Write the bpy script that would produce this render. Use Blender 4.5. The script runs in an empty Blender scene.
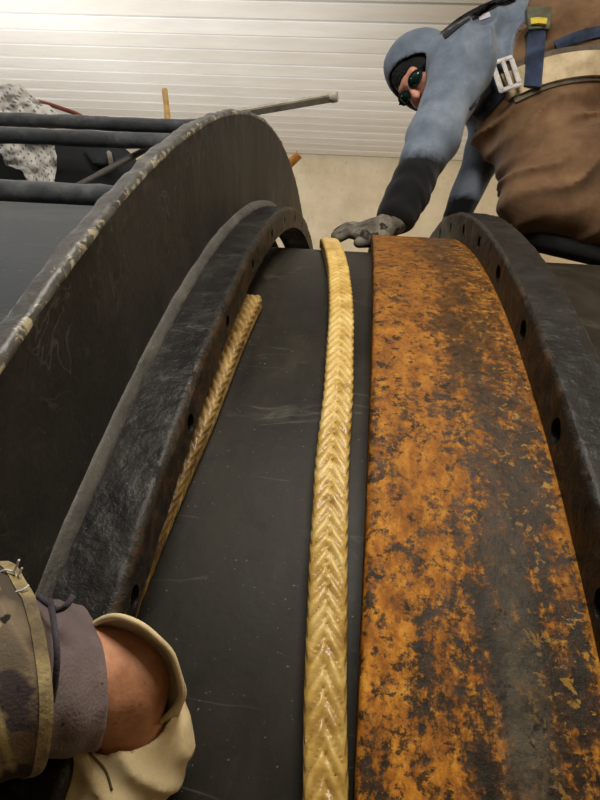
import bpy, bmesh, math, random
import numpy as np
from mathutils import Vector, Matrix, noise
from mathutils.bvhtree import BVHTree

random.seed(7); rng = np.random.default_rng(7)
scene = bpy.context.scene
col = scene.collection
S = 2.0                                   # radius of the big drum in metres

# ------------------------------------------------------------------ camera
YAW, PITCH, ROLL = 0.08123, -0.16405, 0.06259
CAM = np.array([0.0, -0.8784 * S, 0.93031 * S])
_cy, _sy, _cp, _sp, _cr, _sr = math.cos(YAW), math.sin(YAW), math.cos(PITCH), math.sin(PITCH), math.cos(ROLL), math.sin(ROLL)
FW = np.array([-_sy * _cp, _cy * _cp, _sp]); _rt = np.array([_cy, _sy, 0.0]); _up = np.cross(_rt, FW)
RT = _cr * _rt + _sr * _up; UP = -_sr * _rt + _cr * _up
cam = bpy.data.cameras.new('camera'); cam_o = bpy.data.objects.new('camera', cam); col.objects.link(cam_o)
M = Matrix.Identity(4)
for i in range(3):
    M[i][0] = RT[i]; M[i][1] = UP[i]; M[i][2] = -FW[i]; M[i][3] = CAM[i]
cam_o.matrix_world = M
cam.sensor_fit = 'VERTICAL'; cam.sensor_height = 24.0; cam.lens = 18.0; cam.clip_start = 0.02
scene.camera = cam_o

# ------------------------------------------------------------------ light
scene.view_settings.view_transform = 'Standard'; scene.view_settings.look = 'None'
scene.view_settings.gamma = 1.0; scene.view_settings.use_curve_mapping = False
scene.view_settings.exposure = 0.0
w = bpy.data.worlds.new('world'); scene.world = w; w.use_nodes = True
w.node_tree.nodes['Background'].inputs[0].default_value = (0.75, 0.8, 0.9, 1)
w.node_tree.nodes['Background'].inputs[1].default_value = 0.25

def area(name, loc, target, size, power, color):
    l = bpy.data.lights.new(name, 'AREA'); l.size = size; l.energy = power; l.color = color
    o = bpy.data.objects.new(name, l); col.objects.link(o); o.location = loc
    o.rotation_euler = (Vector(target) - Vector(loc)).to_track_quat('-Z', 'Y').to_euler(); return o
def point(name, loc, radius, power, color):
    l = bpy.data.lights.new(name, 'POINT'); l.shadow_soft_size = radius; l.energy = power; l.color = color
    o = bpy.data.objects.new(name, l); col.objects.link(o); o.location = loc; return o
area('flood_lamp', (-2.9, 0.6, 0.9), (-0.9, 3.2, 3.62), 0.5, 190, (0.97, 0.98, 1.0))
point('side_lamp', (-2.8, 0.6, 2.3), 0.15, 66, (0.82, 0.91, 1.0))
point('warm_lamp', (2.4, -0.6, 3.0), 0.15, 44, (1.0, 0.84, 0.62))
point('wall_fill', (4.0, 2.8, 0.9), 0.2, 185, (1.0, 0.85, 0.64))  # unseen fill light, added to brighten the back wall
area('front_fill', (0.1, -1.3, 3.45), (0.1, -0.6, 1.0), 0.7, 36, (1.0, 0.92, 0.79))  # added front fill above the camera, no fitting of the room

# ------------------------------------------------------------------ helpers
def at(px, py, depth):
    return CAM + depth * ((px - 300) / 600 * RT + (400 - py) / 600 * UP + FW)
def at_y(px, py, Y):
    v = (px - 300) / 600 * RT + (400 - py) / 600 * UP + FW
    return CAM + (Y - CAM[1]) / v[1] * v
def on_drum(px, py, R):
    v = (px - 300) / 600 * RT + (400 - py) / 600 * UP + FW
    a = v[1] ** 2 + v[2] ** 2; b = CAM[1] * v[1] + CAM[2] * v[2]; c = CAM[1] ** 2 + CAM[2] ** 2 - R * R
    t = (-b - math.sqrt(max(b * b - a * c, 0))) / a
    return CAM + t * v
def project(P):
    v = P - CAM; z = v @ FW
    return 300 + 600 * (v @ RT) / z, 400 - 600 * (v @ UP) / z
def pxr(r, depth): return r * depth / 600
def lin(c):
    c = np.array(c, float) / 255
    return tuple(np.where(c <= .04045, c / 12.92, ((c + .055) / 1.055) ** 2.4)) + (1.0,)

def link_mesh(name, me, mat, parent=None, smooth=True, sharp=None):
    if mat is not None and len(me.materials) == 0: me.materials.append(mat)
    if smooth:
        me.polygons.foreach_set('use_smooth', np.ones(len(me.polygons), bool))
        if sharp: me.set_sharp_from_angle(angle=math.radians(sharp))
    o = bpy.data.objects.new(name, me); col.objects.link(o)
    if parent is not None: o.parent = parent
    return o
def mesh_np(name, V, F):
    me = bpy.data.meshes.new(name); V = np.asarray(V, float)
    me.from_pydata(V.tolist(), [], F if isinstance(F, list) else F.tolist()); me.update(); return me
def thing(name, label, cat, loc=(0, 0, 0), group=None):
    o = bpy.data.objects.new(name, None); col.objects.link(o); o.location = loc; o.empty_display_size = .1
    tag(o, label, cat, group); return o
def tag(o, label, cat, group=None):
    o['label'] = label; o['category'] = cat
    if group: o['group'] = group
    return o
def keep(o, parent):                      # parent without moving (parents are unrotated empties)
    o.parent = parent; o.matrix_parent_inverse = Matrix.Translation(parent.location).inverted(); return o

def box(name, lo, hi, mat, parent=None, bevel=0.0, segs=1):
    bm = bmesh.new(); bmesh.ops.create_cube(bm, size=1)
    lo = Vector(lo); hi = Vector(hi)
    for v in bm.verts: v.co = Vector(((lo[i] + hi[i]) / 2 + v.co[i] * (hi[i] - lo[i]) for i in range(3)))
    if bevel: bmesh.ops.bevel(bm, geom=bm.edges[:], offset=bevel, segments=segs, affect='EDGES', profile=.6)
    me = bpy.data.meshes.new(name); bm.to_mesh(me); bm.free()
    return link_mesh(name, me, mat, parent, smooth=bool(bevel), sharp=40 if bevel else None)

def tube(path, rad, n=12, caps=True, wob=0.0, ell=1.0, ref=None):
    path = np.asarray(path, float); m = len(path)
    rad = np.broadcast_to(np.asarray(rad, float), (m,))
    T = np.gradient(path, axis=0); T /= np.linalg.norm(T, axis=1)[:, None]
    r0 = np.array(ref if ref is not None else (0, 0, 1.0)); V = []; F = []
    if abs(T[0] @ r0) > .95: r0 = np.array((0, 1.0, 0))
    for i in range(m):
        a = r0 - T[i] * (T[i] @ r0); a /= np.linalg.norm(a); b = np.cross(T[i], a); r0 = a
        for k in range(n):
            t = 2 * math.pi * k / n; rr = rad[i]
            p = path[i] + rr * (ell * math.cos(t) * a + math.sin(t) * b)
            if wob: p = p + (p - path[i]) / rr * wob * noise.noise(Vector(p * 18))
            V.append(p)
    for i in range(m - 1):
        for k in range(n):
            F.append([i * n + k, i * n + (k + 1) % n, (i + 1) * n + (k + 1) % n, (i + 1) * n + k])
    if caps:
        F.append(list(range(n))[::-1]); F.append(list(range((m - 1) * n, m * n)))
    return V, F
def spline(pts, n):
    P = np.asarray(pts, float); k = len(P); out = []
    P2 = np.vstack([2 * P[0] - P[1], P, 2 * P[-1] - P[-2]])
    for u in np.linspace(0, k - 1, n):
        i = min(int(u), k - 2); t = u - i; a, b, c, d = P2[i:i + 4]
        out.append(.5 * (2 * b + (c - a) * t + (2 * a - 5 * b + 4 * c - d) * t * t + (3 * b - a - 3 * c + d) * t ** 3))
    return np.array(out)

# ------------------------------------------------------------------ materials
class NT:
    def __init__(s, name):
        s.m = bpy.data.materials.new(name); s.m.use_nodes = True; s.t = s.m.node_tree
        s.b = s.t.nodes['Principled BSDF']; s.tc = s.t.nodes.new('ShaderNodeTexCoord')
    def n(s, typ, **kw):
        x = s.t.nodes.new(typ)
        for k, v in kw.items(): setattr(x, k, v)
        return x
    def l(s, a, b): s.t.links.new(a, b)
    def noise(s, scale, detail=6, rough=.6, vec=None, stretch=None, dist=0.0):
        x = s.n('ShaderNodeTexNoise'); x.inputs['Scale'].default_value = scale; x.inputs['Detail'].default_value = detail
        x.inputs['Roughness'].default_value = rough; x.inputs['Distortion'].default_value = dist
        src = vec or s.tc.outputs['Object']
        if stretch:
            mp = s.n('ShaderNodeMapping'); mp.inputs['Scale'].default_value = stretch; s.l(src, mp.inputs[0]); src = mp.outputs[0]
        s.l(src, x.inputs['Vector']); return x.outputs['Fac']
    def ramp(s, fac, stops, interp='LINEAR'):
        x = s.n('ShaderNodeValToRGB'); x.color_ramp.interpolation = interp; e = x.color_ramp.elements
        while len(e) < len(stops): e.new(.5)
        for el, (p, c) in zip(e, stops): el.position = p; el.color = lin(c) if len(c) == 3 else c
        s.l(fac, x.inputs[0]); return x.outputs[0]
    def val(s, fac, a, b, lo=0.0, hi=1.0):
        x = s.n('ShaderNodeMapRange'); x.inputs[1].default_value = a; x.inputs[2].default_value = b
        x.inputs[3].default_value = lo; x.inputs[4].default_value = hi; s.l(fac, x.inputs[0]); return x.outputs[0]
    def math(s, op, a, b):
        x = s.n('ShaderNodeMath', operation=op)
        for i, v in enumerate((a, b)):
            if isinstance(v, (int, float)): x.inputs[i].default_value = v
            else: s.l(v, x.inputs[i])
        return x.outputs[0]
    def mix(s, fac, a, b):
        x = s.n('ShaderNodeMix', data_type='RGBA'); 
        if isinstance(fac, (int, float)): x.inputs[0].default_value = fac
        else: s.l(fac, x.inputs[0])
        for sock, v in ((x.inputs[6], a), (x.inputs[7], b)):
            if isinstance(v, tuple): sock.default_value = lin(v) if len(v) == 3 else v
            else: s.l(v, sock)
        return x.outputs[2]
    def bump(s, h, strength=.3, dist=.004, prev=None):
        x = s.n('ShaderNodeBump'); x.inputs['Strength'].default_value = strength; x.inputs['Distance'].default_value = dist
        s.l(h, x.inputs['Height'])
        if prev is not None: s.l(prev, x.inputs['Normal'])
        return x.outputs[0]
    def done(s, color=None, rough=None, normal=None, metallic=0.0, spec=.5, **kw):
        b = s.b
        if color is not None:
            if isinstance(color, tuple): b.inputs['Base Color'].default_value = lin(color) if len(color) == 3 else color
            else: s.l(color, b.inputs['Base Color'])
        if rough is not None:
            if isinstance(rough, (int, float)): b.inputs['Roughness'].default_value = rough
            else: s.l(rough, b.inputs['Roughness'])
        if normal is not None: s.l(normal, b.inputs['Normal'])
        b.inputs['Metallic'].default_value = metallic; b.inputs['Specular IOR Level'].default_value = spec
        for k, v in kw.items(): b.inputs[k].default_value = v
        return s.m

def steel(name, dark, mid, light, scale=9, rough=(.32, .62), bump=.35, bdist=.004, fine=90, spec=.5, stretch=None, patch=None, patch_at=(.62, .7), patch_x=None):
    k = NT(name)
    a = k.noise(scale, 8, .65, stretch=stretch); f = k.noise(fine, 6, .6)
    c = k.ramp(a, [(.3, dark), (.52, mid), (.78, light)])
    sp = k.noise(fine * 2.3, 3, .5); c = k.mix(k.val(sp, .70, .76, 0, .5), c, (150, 145, 130))
    if patch:
        pn = k.noise(scale * (1.7 if not patch_x else 4.5), 7, .7, dist=.6)
        if patch_x:
            sp_ = k.n('ShaderNodeSeparateXYZ'); k.l(k.tc.outputs['Object'], sp_.inputs[0])
            pn = k.math('ADD', pn, k.val(sp_.outputs[0], patch_x[0], patch_x[1], -.1, .09))
        c = k.mix(k.val(pn, patch_at[0], patch_at[1]), c, patch)
    sc = k.noise(scale * 1.3, 3, .5, stretch=(.6, 3, 3), dist=.5)
    sc = k.val(k.math('ABSOLUTE', k.math('SUBTRACT', sc, .5), 0), .012, .003)
    c = k.mix(k.math('MULTIPLY', sc, k.val(k.noise(scale * 2.1, 3), .50, .62, 0, .3)), c, (104, 103, 100))
    c = k.mix(k.val(k.noise(scale * 6, 6, .7), .55, .7, 0, .6), c, dark)
    r = k.val(a, .3, .75, rough[0], rough[1])
    h = k.math('ADD', k.math('MULTIPLY', f, .5), k.noise(scale * 3.3, 6, .6))
    return k.done(c, r, k.bump(h, bump, bdist), spec=spec)

XD_ = -.11473 * S
M_shaft = steel('shaft_steel', (24, 22, 19), (38, 35, 30), (56, 52, 45), 5, (.4, .62), .18, .002, 120, .16, stretch=(3, 1, 1), patch=(80, 77, 70), patch_at=(.6, .85))
M_ring = steel('greased_steel', (15, 15, 16), (26, 26, 26), (44, 42, 39), 13, (.3, .55), .7, .003, 120, .25)
M_disc = steel('blackened_plate', (27, 28, 28), (42, 42, 41), (62, 60, 57), 5, (.42, .65), .5, .003, 110, .2)
M_rim = steel('chipped_rim', (44, 45, 47), (66, 66, 66), (110, 108, 100), 16, (.3, .55), .45, .004, 60, .5, patch=(160, 152, 128), patch_at=(.60, .66), patch_x=(XD_ - .009, XD_ + .001))
M_weld = steel('weld_bead', (58, 58, 57), (76, 75, 73), (98, 96, 92), 14, (.45, .7), .5, .005, 70, .4)
M_face = steel('ring_face', (18, 17, 16), (36, 32, 27), (70, 58, 42), 18, (.35, .6), .7, .004, 110, .22, patch=(80, 54, 30), patch_at=(.5, .7))
M_case = steel('grey_casing', (36, 40, 46), (48, 53, 59), (66, 71, 78), 5, (.45, .7), .25, .003, 70, .3)
M_pipe = steel('hazy_pipe_steel', (44, 48, 54), (70, 75, 82), (118, 122, 126), 9, (.4, .65), .5, .005, 60, .45)  # blue-grey lens haze is mixed into the pipe colour
M_box = steel('dark_cabinet', (28, 31, 37), (38, 42, 48), (50, 54, 60), 5, (.45, .7), .2, .003, 60, .4)
M_bright = steel('worn_bright_steel', (150, 146, 136), (190, 185, 174), (222, 218, 208), 16, (.4, .6), .3, .003, 80, .5)

def rust_mat():
    k = NT('rusted_band')
    sep = k.n('ShaderNodeSeparateXYZ'); k.l(k.tc.outputs['Object'], sep.inputs[0])
    u = k.val(sep.outputs[0], .0265, .219, 0, 1)                    # across the band
    zf = k.val(sep.outputs[2], 1.42, 2.02, 0, 1)                    # down the band
    big = k.noise(7, 4, .6, stretch=(2.6, 1, 1)); med = k.noise(34, 8, .75, stretch=(1.4, 1, 1), dist=.3)
    fin = k.noise(110, 7, .75); blot = k.noise(85, 5, .65, dist=.4)
    sub = lambda a, w_: k.math('MULTIPLY', k.math('SUBTRACT', a, .5), w_)
    base = k.ramp(k.noise(40, 6, .7, stretch=(2, 1, 1)), [(.3, (20, 17, 12)), (.55, (38, 31, 20)), (.8, (62, 51, 32))])
    g = lambda v: (v, v, v, 1.0)
    base = k.mix(k.val(zf, .3, .8, 0, .7), base, k.ramp(k.noise(30, 6, .7), [(.3, (40, 29, 14)), (.5, (88, 60, 26)), (.7, (118, 82, 36))]))
    ur = k.ramp(u, [(0.0, g(.72)), (.2, g(.82)), (.42, g(.66)), (.55, g(.38)), (.68, g(.24)), (.86, g(.36)), (.97, g(.5)), (1.0, g(1.0))])
    q = k.math('ADD', k.math('ADD', sub(big, .9), sub(med, 1.7)), k.math('ADD', sub(fin, 1.5), sub(ur, .75)))
    q = k.math('ADD', q, k.math('MULTIPLY', k.val(zf, .35, .85), .12))
    rust = k.ramp(k.noise(36, 7, .75, stretch=(1.6, 1, 1)), [(.3, (96, 56, 18)), (.46, (158, 98, 28)), (.6, (200, 136, 44)), (.78, (220, 174, 86))])
    top = k.ramp(k.noise(22, 6, .7), [(.3, (66, 40, 17)), (.5, (108, 68, 25)), (.75, (150, 102, 40))])
    rust = k.mix(k.val(zf, .3, .85, 0, .75), rust, top)
    stain = k.ramp(k.noise(50, 6, .72), [(.3, (52, 32, 13)), (.55, (92, 56, 20)), (.75, (128, 80, 28))])
    smear = sub(k.noise(9, 6, .65, stretch=(4.5, 1, 1), dist=.4), 1.3)
    c = k.mix(k.val(k.math('ADD', q, smear), -.22, .16), base, stain)
    c = k.mix(k.val(k.math('ADD', q, k.math('MULTIPLY', smear, .5)), .0, .26), c, rust)
    lane = k.math('MULTIPLY', k.val(k.math('ABSOLUTE', k.math('SUBTRACT', u, .66), 0), .13, .04), k.val(zf, .45, .2))
    lane = k.math('MULTIPLY', lane, k.val(med, .36, .55))
    c = k.mix(k.math('MULTIPLY', lane, .7), c, (96, 88, 74))
    fl = k.math('MULTIPLY', k.val(blot, .585, .62), k.val(u, .6, .9))
    c = k.mix(k.math('MULTIPLY', fl, .8), c, (176, 132, 54))
    pit = k.val(k.math('ADD', k.noise(62, 6, .72, dist=.3), k.val(u, .1, .45, .03, 0)), .575, .625)
    c = k.mix(k.math('MULTIPLY', pit, .88), c, (26, 21, 15))
    c = k.mix(k.val(fin, .46, .36, 0, .6), c, (44, 30, 16))
    h = k.math('ADD', k.math('MULTIPLY', fin, .8), k.math('MULTIPLY', med, .4))
    r = k.val(q, -.1, .2, .42, .65)
    return k.done(c, r, k.bump(h, .45, .003), spec=.22)
M_rust = rust_mat()

def rope_mat(name, dark, mid, light):
    k = NT(name)
    a = k.noise(26, 6, .6); c = k.ramp(a, [(.28, dark), (.46, mid), (.68, light)])
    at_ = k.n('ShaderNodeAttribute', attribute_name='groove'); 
    c = k.mix(k.math('MULTIPLY', at_.outputs['Fac'], .75), c, dark)  # shade between the strands painted in as darker colour
    g = k.noise(60, 4, .6); c = k.mix(k.val(g, .66, .74, 0, .7), c, (92, 68, 38))
    h = k.math('ADD', k.noise(260, 3, .5), k.math('MULTIPLY', k.noise(90, 3, .5), 1.5))
    return k.done(c, k.val(a, .3, .7, .28, .5), k.bump(h, .25, .002), spec=.5, **{'Subsurface Weight': .05})
M_rope = rope_mat('braided_packing', (146, 112, 54), (204, 170, 92), (226, 202, 130))
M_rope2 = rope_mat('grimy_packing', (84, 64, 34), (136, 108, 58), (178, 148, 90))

def cloth(name, dark, mid, light, scale=12, weave=420, spots=None, attr=None, rough=.88, bump=.3):
    k = NT(name); a = k.noise(scale, 6, .65); c = k.ramp(a, [(.3, dark), (.5, mid), (.72, light)])
    if attr:
        t = k.n('ShaderNodeAttribute', attribute_name=attr[0]); e = k.math('ADD', t.outputs['Fac'], k.math('MULTIPLY', k.math('SUBTRACT', k.noise(30, 5, .7), .5), .5))
        c = k.mix(k.val(e, .35, .65), c, attr[1])
    if spots:
        s = k.noise(spots[0], 3, .55); c = k.mix(k.val(s, spots[2], spots[2] + .04), c, spots[1])
    h = k.math('ADD', k.noise(weave, 2, .5), k.math('MULTIPLY', k.noise(weave * .2, 3, .5), 1.2))
    return k.done(c, rough, k.bump(h, bump, .0025), spec=.25, **{'Sheen Weight': .1})
M_hoodie = cloth('blue_grey_fleece', (84, 96, 114), (108, 121, 140), (134, 146, 162), 9, 300, attr=('dirt', (13, 15, 20)))
M_duck = cloth('brown_duck_canvas', (78, 58, 42), (104, 79, 57), (130, 102, 76), 7, 330)
M_navy = cloth('navy_webbing', (34, 44, 66), (46, 58, 84), (66, 80, 106), 20, 500)
M_black = cloth('black_cloth', (14, 15, 18), (22, 24, 28), (34, 36, 42), 14, 400)
M_belt = cloth('beige_belt_pad', (150, 136, 110), (190, 174, 144), (214, 200, 172), 14, 420)
M_beltedge = cloth('belt_edging', (74, 68, 60), (98, 90, 80), (120, 112, 100), 18, 420)
M_greyglove = cloth('grey_work_glove', (58, 56, 52), (104, 100, 92), (150, 144, 134), 26, 400, spots=(34, (42, 38, 34), .58))
M_leather = cloth('cream_leather', (158, 138, 100), (208, 190, 150), (230, 216, 180), 13, 700, spots=(18, (128, 102, 62), .63), rough=.62, bump=.08)
M_leather_in = cloth('leather_lining', (112, 100, 76), (152, 138, 108), (178, 164, 132), 14, 420)
M_knit = cloth('mauve_knit', (84, 74, 78), (108, 96, 98), (128, 114, 114), 9, 480, spots=(70, (44, 38, 46), .67))
M_thread = cloth('white_thread', (190, 190, 200), (215, 215, 222), (230, 230, 236), 40, 500)
M_seam = cloth('dark_seam', (70, 58, 40), (92, 78, 56), (112, 96, 70), 30, 500)
M_strap_thread = cloth('dark_thread', (44, 40, 50), (60, 55, 66), (78, 72, 82), 30, 500)
def camo_mat():
    k = NT('camouflage_cloth')
    a = k.noise(13, 3, .5, dist=.8); b = k.noise(21, 3, .55, dist=.6)
    c = k.ramp(a, [(.0, (78, 70, 62)), (.44, (102, 92, 80)), (.52, (124, 110, 92)), (.6, (80, 72, 64))], 'LINEAR')
    c = k.mix(k.val(b, .57, .6), c, (64, 56, 58)); c = k.mix(k.val(k.noise(16, 3, .5, dist=.7), .6, .63), c, (164, 150, 106))
    c = k.mix(k.val(k.noise(75, 3, .5), .67, .71), c, (34, 32, 30))
    return k.done(c, .9, k.bump(k.noise(520, 2, .5), .3, .002), spec=.2)
M_camo = camo_mat()
M_hem = cloth('yellowed_hem', (82, 73, 64), (128, 115, 86), (180, 164, 120), 34, 420)
def skin_mat(name, a, b, c_):
    k = NT(name); n1 = k.noise(34, 5, .6); c = k.ramp(n1, [(.3, a), (.5, b), (.72, c_)])
    hair = k.noise(70, 4, .6, stretch=(.6, 5, 5)); c = k.mix(k.val(hair, .62, .72, 0, .35), c, (84, 52, 36))
    return k.done(c, .5, k.bump(k.noise(180, 4, .6), .3, .002), spec=.4, **{'Subsurface Weight': .08, 'Subsurface Radius': (.01, .004, .002)})
M_skin = skin_mat('tanned_skin', (166, 114, 86), (196, 142, 110), (214, 168, 136))
M_skin2 = skin_mat('face_skin', (196, 132, 110), (218, 156, 134), (232, 178, 156))
def plain(name, c, rough=.5, metallic=0.0, spec=.5, bumpy=0, **kw):
    k = NT(name); a = k.noise(40, 4, .6); cc = np.array(c)
    c2 = k.ramp(a, [(.3, tuple(np.clip(cc * .85, 0, 255))), (.7, tuple(np.clip(cc * 1.1, 0, 255)))])
    return k.done(c2, rough, k.bump(k.noise(120, 4, .6), .2, .002) if bumpy else None, metallic, spec, **kw)
M_silver = plain('silver_buckle', (205, 205, 208), .3, .35)
M_lens = plain('green_lens', (30, 62, 54), .08, .4)
M_wood = plain('pale_wood', (196, 158, 96), .6, bumpy=1)
M_wood2 = plain('orange_wood', (206, 140, 66), .55, bumpy=1)
M_cable = plain('red_brown_cable', (128, 62, 48), .5)
M_label = plain('yellow_label', (196, 176, 70), .5)
M_tab = plain('white_tab', (214, 212, 226), .5)
M_olive = plain('olive_buckle', (96, 98, 84), .4, .3)
M_lip = plain('lip', (178, 96, 84), .5)
M_dot = plain('blue_print', (84, 92, 118), .8)

def wall_mat():
    k = NT('rough_plaster'); a = k.noise(3, 6, .6); c = k.ramp(a, [(.3, (196, 180, 150)), (.55, (214, 198, 168)), (.8, (226, 212, 184))])
    s = k.noise(26, 5, .65, stretch=(1, 1, .35)); c = k.mix(k.val(s, .60, .72, 0, .45), c, (150, 128, 98))
    return k.done(c, .85, k.bump(k.noise(22, 6, .7), .4, .01), spec=.2)
M_wall = wall_mat()
def board_mat():
    k = NT('painted_board'); oi = k.n('ShaderNodeObjectInfo')
    a = k.noise(1.6, 6, .65, stretch=(.7, 2.5, 1)); c = k.ramp(a, [(.3, (206, 200, 190)), (.55, (222, 217, 208)), (.8, (230, 226, 218))])
    c = k.mix(k.math('MULTIPLY', oi.outputs['Random'], .30), c, (186, 174, 156))
    s = k.noise(2.4, 7, .75, stretch=(1, 2.2, 1), dist=.5); c = k.mix(k.val(s, .62, .74, 0, .55), c, (168, 132, 86))
    f = k.noise(5, 6, .7, stretch=(1, 3, 1)); c = k.mix(k.val(f, .70, .73, 0, .8), c, (142, 108, 58))
    return k.done(c, .7, k.bump(k.noise(30, 5, .6), .12, .004), spec=.3)
M_board = board_mat()
M_gap = plain('dark_gap', (62, 56, 50), .9)
M_floor = plain('concrete', (120, 116, 108), .85, bumpy=1)

# ------------------------------------------------------------------ the room
ZC, ZF, YB = CAM[2] + 1.76, -2.34, CAM[1] + 7.75
XL, XR, YF = -6.5, 6.5, -5.0
def struct(o): o['kind'] = 'structure'; return o
struct(box('floor', (XL, YF, ZF - .2), (XR, YB, ZF), M_floor))
struct(box('wall_back', (XL - .2, YB, ZF), (XR + .2, YB + .2, ZC + .3), M_wall))
struct(box('wall_front', (XL - .2, YF - .2, ZF), (XR + .2, YF, ZC + .3), M_wall))
struct(box('wall_left', (XL - .2, YF, ZF), (XL, YB, ZC + .3), M_wall))
struct(box('wall_right', (XR, YF, ZF), (XR + .2, YB, ZC + .3), M_wall))
ceil = struct(box('ceiling', (XL, YF, ZC + .022), (XR, YB, ZC + .3), M_gap))
BW = .25; y0 = CAM[1] + .58 * BW                       # groove n lies at (14.57 + n) board widths from the lens
bm = bmesh.new()
hw, g, hx = BW / 2, .015, (XR - XL) / 2 - .01
prof = [(-hw + g, .03), (-hw + g, .004), (-hw + g + .006, 0), (hw - g - .005, 0), (hw - g, .004), (hw - g, .03)]
pv = [[bm.verts.new((sx * hx, y, z)) for y, z in prof] for sx in (-1, 1)]
for i in range(5): bm.faces.new((pv[0][i], pv[0][i + 1], pv[1][i + 1], pv[1][i]))
bm.faces.new(pv[0]); bm.faces.new(pv[1][::-1]); bmesh.ops.recalc_face_normals(bm, faces=bm.faces[:])
bme = bpy.data.meshes.new('board'); bm.to_mesh(bme); bm.free()
k0 = int((YF - y0) / BW) + 1; k1 = int((YB - y0) / BW)
for k in range(k0, k1):
    o = link_mesh('board', bme, M_board, ceil, smooth=False)
    o.location = (0, y0 + (k + .5) * BW, ZC + random.uniform(-.003, .003)); o.rotation_euler = (random.uniform(-.006, .006), 0, 0)

# ------------------------------------------------------------------ the drum
XSL, XSR, XRR = .01326 * S, .10946 * S, .13927 * S
XG, XD, XDL = -.08254 * S, -.11473 * S, -.12425 * S
RS, R2, RGI, RGO, RD = 1.02162 * S, 1.05193 * S, 1.02524 * S, 1.04836 * S, 1.13885 * S
RCASE = 1.0385 * S
def angles(fine_deg, a0=62, a1=175):
    a = list(np.arange(a0, a1, fine_deg)); a += list(np.linspace(a1, 360 + a0, 60, endpoint=False)); return np.radians(a)
def subdiv(poly, step, closed=True):
    P = np.array(poly, float); out = []
    n = len(P)
    for i in range(n if closed else n - 1):
        a, b = P[i], P[(i + 1) % n]; m = max(1, int(round(np.linalg.norm(b - a) / step)))
        for t in range(m): out.append(a + (b - a) * t / m)
    if not closed: out.append(P[-1])
    return np.array(out)
def revolve(name, prof, A, closed=True, disp=None):
    prof = np.array(prof); m = len(prof); n = len(A)
    X = np.repeat(prof[:, 0][None], n, 0); R = np.repeat(prof[:, 1][None], n, 0)
    V = np.stack([X, R * np.cos(A)[:, None], R * np.sin(A)[:, None]], 2).reshape(-1, 3)
    if disp is not None:
        P2 = np.roll(prof, -1, 0) - np.roll(prof, 1, 0)
        if not closed: P2[0] = prof[1] - prof[0]; P2[-1] = prof[-1] - prof[-2]
        N2 = np.stack([-P2[:, 1], P2[:, 0]], 1); N2 /= np.linalg.norm(N2, axis=1)[:, None] + 1e-9
        N = np.stack([np.repeat(N2[:, 0][None], n, 0), N2[:, 1][None] * np.cos(A)[:, None], N2[:, 1][None] * np.sin(A)[:, None]], 2).reshape(-1, 3)
        D = np.array([disp(v, X.ravel()[i], R.ravel()[i]) for i, v in enumerate(V)])
        V = V + N * D[:, None]
    i = np.arange(n)[:, None]; j = np.arange(m if closed else m - 1)[None]
    F = np.stack([i * m + j, i * m + (j + 1) % m, ((i + 1) % n) * m + (j + 1) % m, ((i + 1) % n) * m + j], 2).reshape(-1, 4)
    return mesh_np(name, V, F)
fb = lambda v, s, o=4: noise.fractal(Vector(v * s), 1.0, 2.0, o)

drum = thing('steel_drum', 'huge dark horizontal steel drum with a rusty orange band, filling the middle', 'drum', (0.4, 0, ZF))
sh = revolve('drum_surface', [(-1.9, .3), (-1.9, S), (XSL + .004, S), (3.0, S), (3.0, .3)], angles(.4), True)
# (profile is closed through the hub)
keep(link_mesh('drum_surface', sh, M_shaft, sharp=30), drum)
prof = subdiv([(XSL, S - .004), (XSL, RS - .003), (XSL + .003, RS), (XRR + .012, RS), (XRR + .016, RS - .004), (XRR + .016, S - .004)], .004)
sl = revolve('rusted_band', prof, angles(.12, 82, 150), True, lambda v, x, r: (.0007 * fb(v, 30) + .0004 * fb(v, 120, 2)) if r > RS - .006 else 0)
o = keep(link_mesh('rusted_band', sl, M_rust, sharp=50), drum); o['label'] = 'raised rusty orange band around the drum'

def bolt_holes(me, x0, x1, R, r, first, count):
    """cut a row of bolt holes through a ring (boolean, applied)"""
    bm = bmesh.new()
    for i in range(count):
        a = math.radians(first + 5.43 * i)
        mt = Matrix.Translation((x0, R * math.cos(a), R * math.sin(a))) @ Matrix.Rotation(math.pi / 2, 4, 'Y')
        bmesh.ops.create_cone(bm, cap_ends=True, segments=20, radius1=r, radius2=r, depth=abs(x1 - x0), matrix=mt)
    cm = bpy.data.meshes.new('c'); bm.to_mesh(cm); bm.free()
    a = bpy.data.objects.new('a', me); b = bpy.data.objects.new('b', cm); col.objects.link(a); col.objects.link(b)
    md = a.modifiers.new('b', 'BOOLEAN'); md.operation = 'DIFFERENCE'; md.object = b; md.solver = 'EXACT'
    dg = bpy.context.evaluated_depsgraph_get(); new = bpy.data.meshes.new_from_object(a.evaluated_get(dg))
    bpy.data.objects.remove(a); bpy.data.objects.remove(b); return new

def set_mats(me, mats, chooser):
    me.materials.clear()
    for m in mats: me.materials.append(m)
    me.polygons.foreach_set('material_index', np.array([chooser(p.center, p.normal) for p in me.polygons], np.int32))

# bolted ring on the right of the rusty band
rr = thing('bolted_ring', 'black bolted steel ring standing at right edge of the rusty band', 'ring', (XSR + .03, 0, ZF))
prof = subdiv([(XSR, RS + .001), (XSR, R2 - .005), (XSR + .004, R2), (XRR - .004, R2), (XRR, R2 - .004), (XRR, RS + .001)], .0045)
rm = revolve('ring', prof, angles(.14, 78, 152), True, lambda v, x, r: (.0016 * fb(v, 14) + .0011 * fb(v, 55)) if r > RS + .006 else 0)
rm = bolt_holes(rm, XSR - .001, XSR + .05, 1.738 / 1.68 * S, .0145, 90.07 - 5.43, 12)
set_mats(rm, [M_ring, M_face], lambda c, n: 1 if (n.x < -.55 and c.x < XSR + .02) else 0)
keep(link_mesh('ring', rm, None, sharp=48), rr)

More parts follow.
